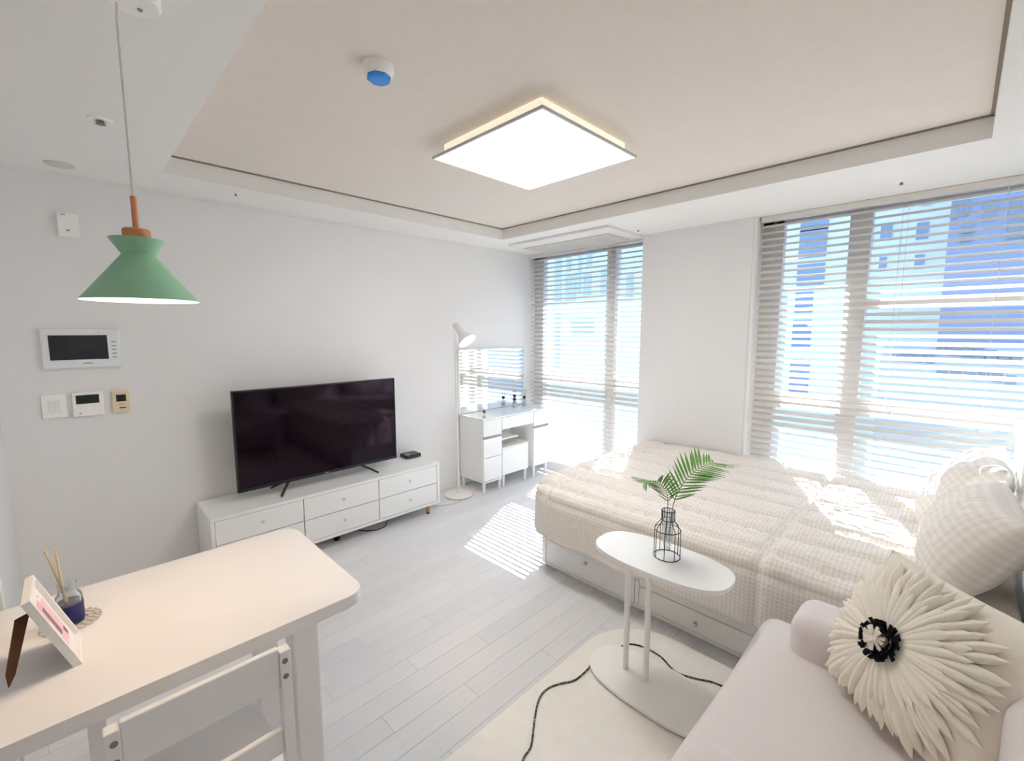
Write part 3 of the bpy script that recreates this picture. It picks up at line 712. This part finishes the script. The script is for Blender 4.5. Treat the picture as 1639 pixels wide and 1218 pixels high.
B().lathe(bc, [(.0279, .006), (.0279, .052), (.0275, .052), (.0275, .006)], 32).build('navy_band', M_navy, bt, 40)
B().lathe(bc, [(0, .005), (.0242, .005), (.0242, .058), (0, .058)], 24).build('perfume_oil', mat('dark_oil', '4a4660', .2), bt, 40)
B().cyl(bc+Vector((.006, .004, .01)), at(72, 882, 1, 1.60), .0026, n=8).build('reed', M_reed, bt, 40)
B().cyl(bc+Vector((-.004, -.004, .01)), at(88, 879, 1, 1.60), .0026, n=8).build('reed', M_reed, bt, 40)
# photo frame facing right
pf = thing('photo_frame', 'small white picture frame with a pink print on a brown easel leg', 'picture frame', (-.05, 1.45, TT))
ang = math.atan2(.068, .184)
fm = Matrix(((0, -math.sin(ang), math.cos(ang), -.031), (1, 0, 0, 1.450), (0, math.cos(ang), math.sin(ang), TT+.0008), (0, 0, 0, 1)))   # local: x along table edge, y up the frame, z out of the picture
def fpart(name, m, parent, *boxes):
    b = B()
    for bx in boxes: b.box(*bx)
    for v in b.bm.verts: v.co = fm @ v.co
    return b.build(name, m, parent)
fw, fh = .0745, .197
fpart('frame', M_white, pf, (-fw, fw, 0, .010, -.015, 0), (-fw, fw, fh-.010, fh, -.015, 0), (-fw, -fw+.010, 0.01, fh-.01, -.015, 0), (fw-.010, fw, .01, fh-.01, -.015, 0))
bk = fpart('back_board', M_brown, pf, (-fw+.009, fw-.009, .009, fh-.009, -.0146, -.0125))
pr = fpart('print', M_paper, pf, (-fw+.009, fw-.009, .009, fh-.009, -.012, -.009))
fpart('pink_field', M_pink2, pr, (-.045, .05, .032, .145, -.0089, -.0085)); fpart('pink_block', M_pink, pr, (-.045, .012, .11, .158, -.0085, -.0081))
rz = Matrix.Rotation(.55, 3, 'Z')
bb = B().box(-.012, .008, .062, .138, -.0081, -.0078); bb.box(.024, .04, .04, .058, -.0081, -.0078); bb.box(.03, .036, .155, .16, -.009, -.0088)
for v in bb.bm.verts: v.co = fm @ v.co
bb.build('print_figure', M_taupe, pr)
e0 = Vector((-.118, 1.442, TT+.128)); e1 = Vector((-.146, 1.392, TT+.0005))
eb = B(); dd = (e0-e1).normalized(); sidev = Vector((.75, .65, 0)).normalized(); nn = dd.cross(sidev).normalized()
ptsE = [e0+sidev*.014, e0-sidev*.014, e1+dd*.03-sidev*.011, e1, e1+dd*.02+sidev*.008]
fr_ = [eb.bm.verts.new(p+nn*.0015) for p in ptsE]; ba_ = [eb.bm.verts.new(p-nn*.0015) for p in ptsE]
eb.bm.faces.new(fr_); eb.bm.faces.new(ba_[::-1])
for i in range(5): eb.bm.faces.new((fr_[i], ba_[i], ba_[(i+1) % 5], fr_[(i+1) % 5]))
eb.build('easel_leg', M_brown, pf)

# ------------------------------------------------------------------ rug and cable
RT = .010
tag(B().prism(rrect(.45, 1.967, -.40, 1.152, .30, 14), .0005, RT, .003, 2).build('rug', M_rug, None, 40), 'cream rug with rounded corners under the oval side table', 'rug')
cpts = [(.93, .90), (1.008, .958), (1.068, .974), (1.164, 1.043), (1.242, 1.09), (1.303, 1.099), (1.359, 1.081), (1.422, 1.047), (1.509, 1.044), (1.578, 1.052), (1.66, 1.03), (1.74, 1.015), (1.785, .995), (1.812, .939), (1.812, .862), (1.80, .829), (1.77, .76), (1.793, .689), (1.825, .628), (1.835, .567), (1.84, .5), (1.845, .40)]
def spline(pts, k=5):
    out = []
    P_ = [Vector(p) for p in pts]
    for i in range(len(P_)-1):
        p0, p1_, p2_, p3 = P_[max(i-1, 0)], P_[i], P_[i+1], P_[min(i+2, len(P_)-1)]
        for j in range(k):
            t_ = j/k; out.append(.5*((2*p1_)+(-p0+p2_)*t_+(2*p0-5*p1_+4*p2_-p3)*t_*t_+(-p0+3*p1_-3*p2_+p3)*t_**3))
    return out+[P_[-1]]
M_braid = bpy.data.materials.new('braided_cable'); M_braid.use_nodes = True
_n = M_braid.node_tree.nodes; _l = M_braid.node_tree.links; _w = _n.new('ShaderNodeTexNoise'); _w.inputs['Scale'].default_value = 180
_t = _n.new('ShaderNodeTexCoord'); _l.new(_t.outputs['Object'], _w.inputs['Vector']); _r2 = _n.new('ShaderNodeValToRGB')
_r2.color_ramp.elements[0].position = .5; _r2.color_ramp.elements[0].color = lin('1d1b1b'); _r2.color_ramp.elements[1].position = .62; _r2.color_ramp.elements[1].color = lin('b7b2ad')
_l.new(_w.outputs['Fac'], _r2.inputs[0]); _l.new(_r2.outputs[0], _n['Principled BSDF'].inputs['Base Color']); _n['Principled BSDF'].inputs['Roughness'].default_value = .8
tag(B().tube(spline([(x, y, RT+.0038) for x, y in cpts]), .0038, 8).build('extension_cable', M_braid, None, 60), 'black and white braided cable winding over the rug', 'cable')

# ------------------------------------------------------------------ oval side table
ov = thing('side_table', 'white oval side table on two thin posts beside the bed', 'side table', (1.61, .765, RT))
OC = (1.607, .762)
B().prism(stadium(1.612, .775, .143, .298, 64, 2.7), RT+.0085, RT+.020, .003, 2).build('base_plate', M_oval, ov, 40)
for a, b_ in ((1.55, .6), (1.67, .6), (1.55, .93), (1.67, .93)): B().cyl((a, b_, RT), (a, b_, RT+.0085), .012, n=12).build('pad', M_plast2, ov)
for y in (.922, .826): B().cyl((1.62, y, RT+.018), (1.62, y, .585), .0125, n=20).build('post', M_oval, ov, 40)
B().prism(stadium(1.604, .774, .140, .272, 64, 2.7), .583, .600, .004, 3).build('table_top', M_oval, ov, 40)
# wire vase
vc = at(1067, 890, 2, .600); vc = Vector((vc.x, vc.y, .600))
vs = thing('wire_vase', 'small vase of clear glass in a black wire bottle cage on the oval table', 'vase', vc)
Rv = .050
prV = [(Rv, .002), (Rv, .105), (Rv*.94, .122), (.030, .142), (.0255, .152), (.0255, .190)]
for z, r in ((.002, Rv), (.112, Rv*.99), (.152, .0255), (.190, .0255)): B().ring(vc+Vector((0, 0, z+.0)), r, .0016, 36, 6).build('wire_ring', M_wire, vs, 60)
for k in range(8):
    a = 2*math.pi*k/8+.25
    B().tube([vc+Vector((r*math.cos(a), r*math.sin(a), z)) for r, z in prV], .0014, 6).build('wire_upright', M_wire, vs, 60)
B().lathe(vc, [(0, .034), (.012, .034), (.018, .06), (.0235, .15), (.0240, .193), (.0225, .193), (.0215, .15), (.016, .062), (.010, .037), (0, .037)], 28).build('glass_tube', M_clear, vs, 40)
# palm fronds
b = B(); nL = 8
prev_ = None
for i in range(nL+1):
    u = i/nL; w_ = .0040*math.sin(math.pi*min(1, u*1.0+.05))**.7*(1-u*.25) if i < nL else .0002
    z_ = -.10*u*u; c_ = (u, 0, z_)
    cur = [b.bm.verts.new((u, -w_*14, z_-.012*math.sin(math.pi*u)+.012)), b.bm.verts.new((u, 0, z_-.012*math.sin(math.pi*u))), b.bm.verts.new((u, w_*14, z_-.012*math.sin(math.pi*u)+.012))]
    if prev_: b.bm.faces.new((prev_[0], prev_[1], cur[1], cur[0])); b.bm.faces.new((prev_[1], prev_[2], cur[2], cur[1]))
    prev_ = cur
lo = b.build('leaflet', M_leaf); leaf_me = lo.data; bpy.data.objects.remove(lo)
for p in leaf_me.polygons: p.use_smooth = True
def frond(pts, label, n_leaf, lmax, t0):
    P_ = spline(pts, 8); base = Vector(pts[0])
    o = B().tube(P_, [.0019*(1-.7*i/len(P_)) for i in range(len(P_))], 6).build('palm_frond', M_stem, None, 60)
    for v in o.data.vertices: v.co -= base
    o.location = base; tag(o, label, 'palm frond', 'palm fronds in the wire vase')
    for k in range(n_leaf):
        f = t0+(1-t0)*k/(n_leaf-1); fi = f*(len(P_)-1); i0 = min(int(fi), len(P_)-2); p = P_[i0].lerp(P_[i0+1], fi-i0)
        d = (P_[i0+1]-P_[i0]).normalized()
        side = d.cross(Vector((0, 0, 1)));
        side = side.normalized() if side.length > .05 else Vector((1, 0, 0))
        view = RIGHT*.8*(1 if side.dot(RIGHT) > 0 else -1)
        side = (side*.5+(RIGHT*math.copysign(1, side.dot(RIGHT)) if side.dot(RIGHT) else RIGHT)*.7).normalized(); side = (side-d*side.dot(d)).normalized()
        up = side.cross(d).normalized()
        ln = lmax*(.45+.55*math.sin(math.pi*min(1, .15+.85*(k/(n_leaf-1)))))
        for s_ in (-1, 1):
            jit = random.uniform(-.10, .10)
            e1 = (side*s_*(.82+jit)+d*(.62)+up*(.06+jit)).normalized()
            e3 = (up+Vector((0, 0, .6))); e3 = (e3-e1*e3.dot(e1)).normalized(); e2 = e3.cross(e1)
            rm = Matrix((e1, e2, e3)).transposed()
            l_ = ln*random.uniform(.9, 1.08)
            inst('leaflet', leaf_me, o, p-base, rm.to_quaternion(), (l_, l_*random.uniform(.85, 1.1), l_))
    return o
def vp(px, py, dd): 
    d = ray(px, py); k = ((vc-EYE).dot(FWD)+dd)/d.dot(FWD); return EYE+d*k
f1 = frond([vc+Vector((.003, -.004, .09)), vp(1075, 822, 0), vp(1082, 795, .0), vp(1098, 768, .01), vp(1118, 750, .02), vp(1140, 741, .035), vp(1162, 745, .05)], 'long green palm frond arching right out of the wire vase', 22, .112, .30)
f2 = frond([vc+Vector((-.004, .004, .075)), vp(1068, 824, 0), vp(1069, 802, .0), vp(1066, 786, -.01), vp(1056, 774, -.02), vp(1042, 770, -.035), vp(1030, 774, -.045)], 'short green palm frond drooping left out of the wire vase', 17, .098, .33)

# ------------------------------------------------------------------ armchair
ar = thing('armchair', 'ivory upholstered armchair with rounded arms in the bottom right corner', 'armchair', (1.27, .0, RT))
B().box(.76, 1.80, -.37, .33, .10, .30, .03, 4).build('base', M_sofa, ar, 40)
for x, y in ((.82, .27), (1.74, .27), (.82, -.31), (1.74, -.31)): B().cyl((x, y, RT), (x, y, .11), .016, .02, 14).build('leg', M_woodleg, ar, 40)
def soft(name, parent, x0, x1, y0, y1, z0, z1, r, m, crown=0):
    b = B().box(x0, x1, y0, y1, z0, z1, r, 8)
    bmesh.ops.subdivide_edges(b.bm, edges=[e for e in b.bm.edges if e.calc_length() > .08], cuts=6, use_grid_fill=True)
    cx, cy = (x0+x1)/2, (y0+y1)/2
    for v in b.bm.verts:
        k = max(0, 1-((v.co.x-cx)/(x1-x0)*2)**2)*max(0, 1-((v.co.y-cy)/(y1-y0)*2)**2)
        if v.co.z > (z0+z1)/2: v.co.z += crown*k
        v.co += Vector((1, 1, 1))*.004*noise.noise(v.co*4)
    return b.build(name, m, parent, 60)
soft('seat_cushion', ar, .935, 1.80, -.15, .440, .268, .448, .06, M_sofa, .004)
soft('arm', ar, 1.585, 1.80, -.36, .322, .25, .575, .055, M_sofa)
soft('arm', ar, .755, .985, -.36, .372, .25, .585, .055, M_sofa)
soft('backrest', ar, .90, 1.66, -.37, -.13, .30, .74, .07, M_sofa)

# ------------------------------------------------------------------ flower cushion
A_ = at(1320, 1062, 2, .475); Q_ = at(1480, 1218, 2, .475)
dE = (Q_-A_); dE.z = 0; dE.normalize(); pe_ = Vector((-dE.y, dE.x, 0));  pe_ = pe_ if pe_.x > 0 else -pe_
SZ = .44
# lean so that the top corner lands on its line of sight
rt = ray(1427, 882); k1 = (A_.y*rt.x-A_.x*rt.y)/(pe_.x*rt.y-pe_.y*rt.x); Tp = A_+pe_*k1; tt = (Tp.x-EYE.x)/rt.x; Tp.z = EYE.z+rt.z*tt
e1c = dE; e2c = (Tp-A_)
hgt = e2c.length; cc = A_+e1c*(SZ/2)+e2c*.5
Mc = basis(e1c, e2c, cc)
nrm = Vector((Mc[0][2], Mc[1][2], Mc[2][2]))
if nrm.dot(EYE-cc) < 0: Mc = basis(-e1c, e2c, cc); nrm = -nrm
cu = bpy.data.objects.new('flower_cushion', None); C.objects.link(cu); cu.matrix_world = Mc; cu.empty_display_size = .05
tag(cu, 'cream cushion with a big felt flower with a black centre on the armchair', 'cushion')
TH = .15
pcm = pillow_mesh('cushion_body', SZ, hgt*1.03, TH, 30, M_cush, .006, 5, .05)
inst('cushion_body', pcm, cu, (0, 0, 0))
def surf(u, v):   # height of cushion face at local point
    a, b_ = abs(u/(SZ/2)), abs(v/(hgt*.515)); return TH/2*max(0, 1-a**2.6)**.55*max(0, 1-b_**2.6)**.55
fr = ray(1424, 1032); tcen = (cc+nrm*.07-EYE).dot(nrm)/fr.dot(nrm); fc = Mc.inverted() @ (EYE+fr*tcen); fc = Vector((fc.x, fc.y, 0))
def petal_mesh(name, ln, wd, fold, m, seed):
    b = B(); n_ = 8; prev = None
    for i in range(n_+1):
        u = i/n_; w_ = wd*(.35+.65*math.sin(math.pi*min(1, u*.75+.05)))*(1 if u < .78 else max(0.06, (1-((u-.78)/.22)**2.2)))
        zc = .010*math.sin(u*math.pi)*fold
        cur = [b.bm.verts.new((u*ln, -w_/2, zc)), b.bm.verts.new((u*ln, -w_*.17, zc+w_*.26)), b.bm.verts.new((u*ln, w_*.17, zc+w_*.24)), b.bm.verts.new((u*ln, w_/2, zc+w_*.04))]
        if prev:
            for k in range(3): b.bm.faces.new((prev[k], prev[k+1], cur[k+1], cur[k]))
        prev = cur
    o = b.build(name, m, None, 70); me = o.data; bpy.data.objects.remove(o); return me
pmsh = [petal_mesh('petal', 1, .145, 1, M_petal, 0), petal_mesh('petal', 1, .165, 1.5, M_petal, 1), petal_mesh('petal', 1, .125, .6, M_petal, 2)]
for lay, (cnt, ln, r0, lift) in enumerate(((46, .205, .030, .005), (44, .175, .028, .011), (40, .135, .026, .018))):
    for k in range(cnt):
        a = 2*math.pi*(k+.5*lay)/cnt+random.uniform(-.04, .04); l_ = ln*random.uniform(.9, 1.08)
        d2 = Vector((math.cos(a), math.sin(a)))
        # keep the tip on the cushion
        for _ in range(12):
            tip = Vector((fc.x, fc.y))+d2*(r0+l_)
            if abs(tip.x) < SZ*.52 and abs(tip.y) < hgt*.53: break
            l_ *= .93
        p0 = Vector((fc.x+d2.x*r0, fc.y+d2.y*r0)); z0 = surf(p0.x, p0.y)+lift
        tip = Vector((fc.x, fc.y))+d2*(r0+l_); z1 = surf(max(-SZ*.45, min(SZ*.45, tip.x)), max(-hgt*.46, min(hgt*.46, tip.y)))+lift*1.2+.004
        mid = p0.lerp(tip, .5); zm = surf(mid.x, mid.y)+lift
        e1 = Vector((d2.x*l_, d2.y*l_, z1-z0)).normalized(); e2 = Vector((-d2.y, d2.x, 0)); e3 = e1.cross(e2)
        bulge = max(1, (zm-(z0+z1)/2)/.010/l_*.9) if l_ > .03 else 1
        q = Matrix((e1, e2, e3)).transposed().to_quaternion()
        inst('petal', random.choice(pmsh), cu, (p0.x, p0.y, z0), q, (l_, l_*.9+.02, max(l_*.6, min(2.2, bulge)*l_)))
b = B(); b.box(0, 1, -.19, .19, -.04, .04); 
for v in b.bm.verts: v.co.z += .35*v.co.x**2
ob = b.build('stamen', M_blackfelt); stm = ob.data; bpy.data.objects.remove(ob)
b = B(); b.box(0, 1, -.16, .16, -.06, .06); ob = b.build('stamen_cream', M_petal); stw = ob.data; bpy.data.objects.remove(ob)
zf = surf(fc.x, fc.y)
for (cnt, r0, ln, zz, el, me) in ((30, .024, .030, .026, .15, stm), (24, .020, .026, .032, .55, stm), (12, .000, .030, .056, .05, stw), (9, 0, .020, .060, .5, stw)):
    for k in range(cnt):
        a = 2*math.pi*k/cnt+random.uniform(-.1, .1); e = el+random.uniform(-.2, .2); l_ = ln*random.uniform(.85, 1.15)
        e1 = Vector((math.cos(a)*math.cos(e), math.sin(a)*math.cos(e), math.sin(e))); e2 = Vector((-math.sin(a), math.cos(a), 0)); e3 = e1.cross(e2)
        o = inst('stamen', me, cu, (fc.x+r0*math.cos(a), fc.y+r0*math.sin(a), zf+zz-.006), Matrix((e1, e2, e3)).transposed().to_quaternion(), (l_, .026, .03) if me is stm else (l_, .026, .03))

# ------------------------------------------------------------------ outside
GZ = -14
struct(B().box(4.5, 160, -120, 160, GZ-.5, GZ).build('ground', mat('pale_paving', 'cfd2d4', .9, var=.05, vscale=.2)))
M_bw = mat('white_facade', 'f2f4f4', .8, var=.02, vscale=.3); M_bb = mat('blue_facade', '97a0b8', .7, var=.03, vscale=.2); M_bc = mat('grey_blue_facade', 'c9cad0', .8)
M_bg = mat('blue_window_glass', '8298b4', .3); M_bg2 = mat('pale_blue_glass', 'b2c6d8', .3); M_bd = mat('dark_window', '808894', .3)
def building(name, label, x0, x1, y0, y1, z1, m, wins, mw):
    t = thing(name, label, 'building', ((x0+x1)/2, (y0+y1)/2, GZ), 'buildings outside the windows')
    B().box(x0, x1, y0, y1, GZ, z1).build('wall', m, t)
    B().box(x0+.05, x1-.05, y0+.05, y1-.05, z1, z1+.4).build('roof_parapet', m, t)
    for a, b_, z0, z2 in wins:
        B().box(x0-.06, x0+.05, a, b_, z0, z2).build('window', mw, t)
    return t
def pxwin(boxes, X):
    o = []
    for a, b_, c_, d_ in boxes:
        p, q = at(a, b_, 0, X), at(c_, d_, 0, X); o.append((min(p.y, q.y), max(p.y, q.y), min(p.z, q.z), max(p.z, q.z)))
    return o
wa = pxwin([(1283, 345, 1326, 366), (1281, 370, 1322, 410), (1277, 424, 1319, 455), (1274, 468, 1300, 500), (1270, 512, 1296, 560), (1266, 575, 1292, 640), (1384, 333, 1398, 350), (1383, 358, 1396, 400), (1381, 414, 1390, 445), (1411, 358, 1427, 383), (1468, 357, 1485, 382), (1465, 408, 1478, 430), (1408, 412, 1418, 432), (1475, 322, 1490, 328)], 28)
building('white_apartment_block', 'white apartment block with small blue windows seen through the wide blind', 28, 40, .72, 13.2, 14, M_bw, wa, M_bg)
wb = pxwin([(889, 395, 898, 482), (906, 440, 922, 482), (907, 395, 914, 435), (926, 395, 930, 470), (935, 440, 946, 475), (962, 430, 970, 470), (940, 400, 948, 425), (889, 500, 896, 590), (915, 510, 950, 535), (1003, 440, 1013, 480)], 30)
building('glass_office_tower', 'pale tower with blue glass strips seen through the corner window', 30, 46, 14.6, 40, 16, mat('pale_cyan_facade', 'e4f0f4', .8), wb, M_bg2)
wc = pxwin([(1545, 318, 1550, 345), (1540, 362, 1557, 372), (1538, 376, 1556, 386), (1575, 322, 1594, 352), (1620, 315, 1639, 380), (1526, 320, 1532, 350)], 24)
building('blue_office_block', 'blue tinted office block at the right edge, seen through the wide blind', 24, 36, -22, .62, 15, M_bb, wc, M_bd)
lowX = 20
wd_ = pxwin([(1500+20*k, 548+3*k, 1514+20*k, 566+3*k) for k in range(7)]+[(1430+18*k, 560+2*k, 1442+18*k, 576+2*k) for k in range(4)]+[(1500+22*k, 585+3*k, 1516+22*k, 600+3*k) for k in range(6)], lowX)
building('low_row_building', 'low pale building with rows of windows below the blue block', lowX, 23.5, -16, 1.9, .55, M_bc, wd_, M_bd)
print('planks', nplank, 'objects', len(bpy.data.objects))
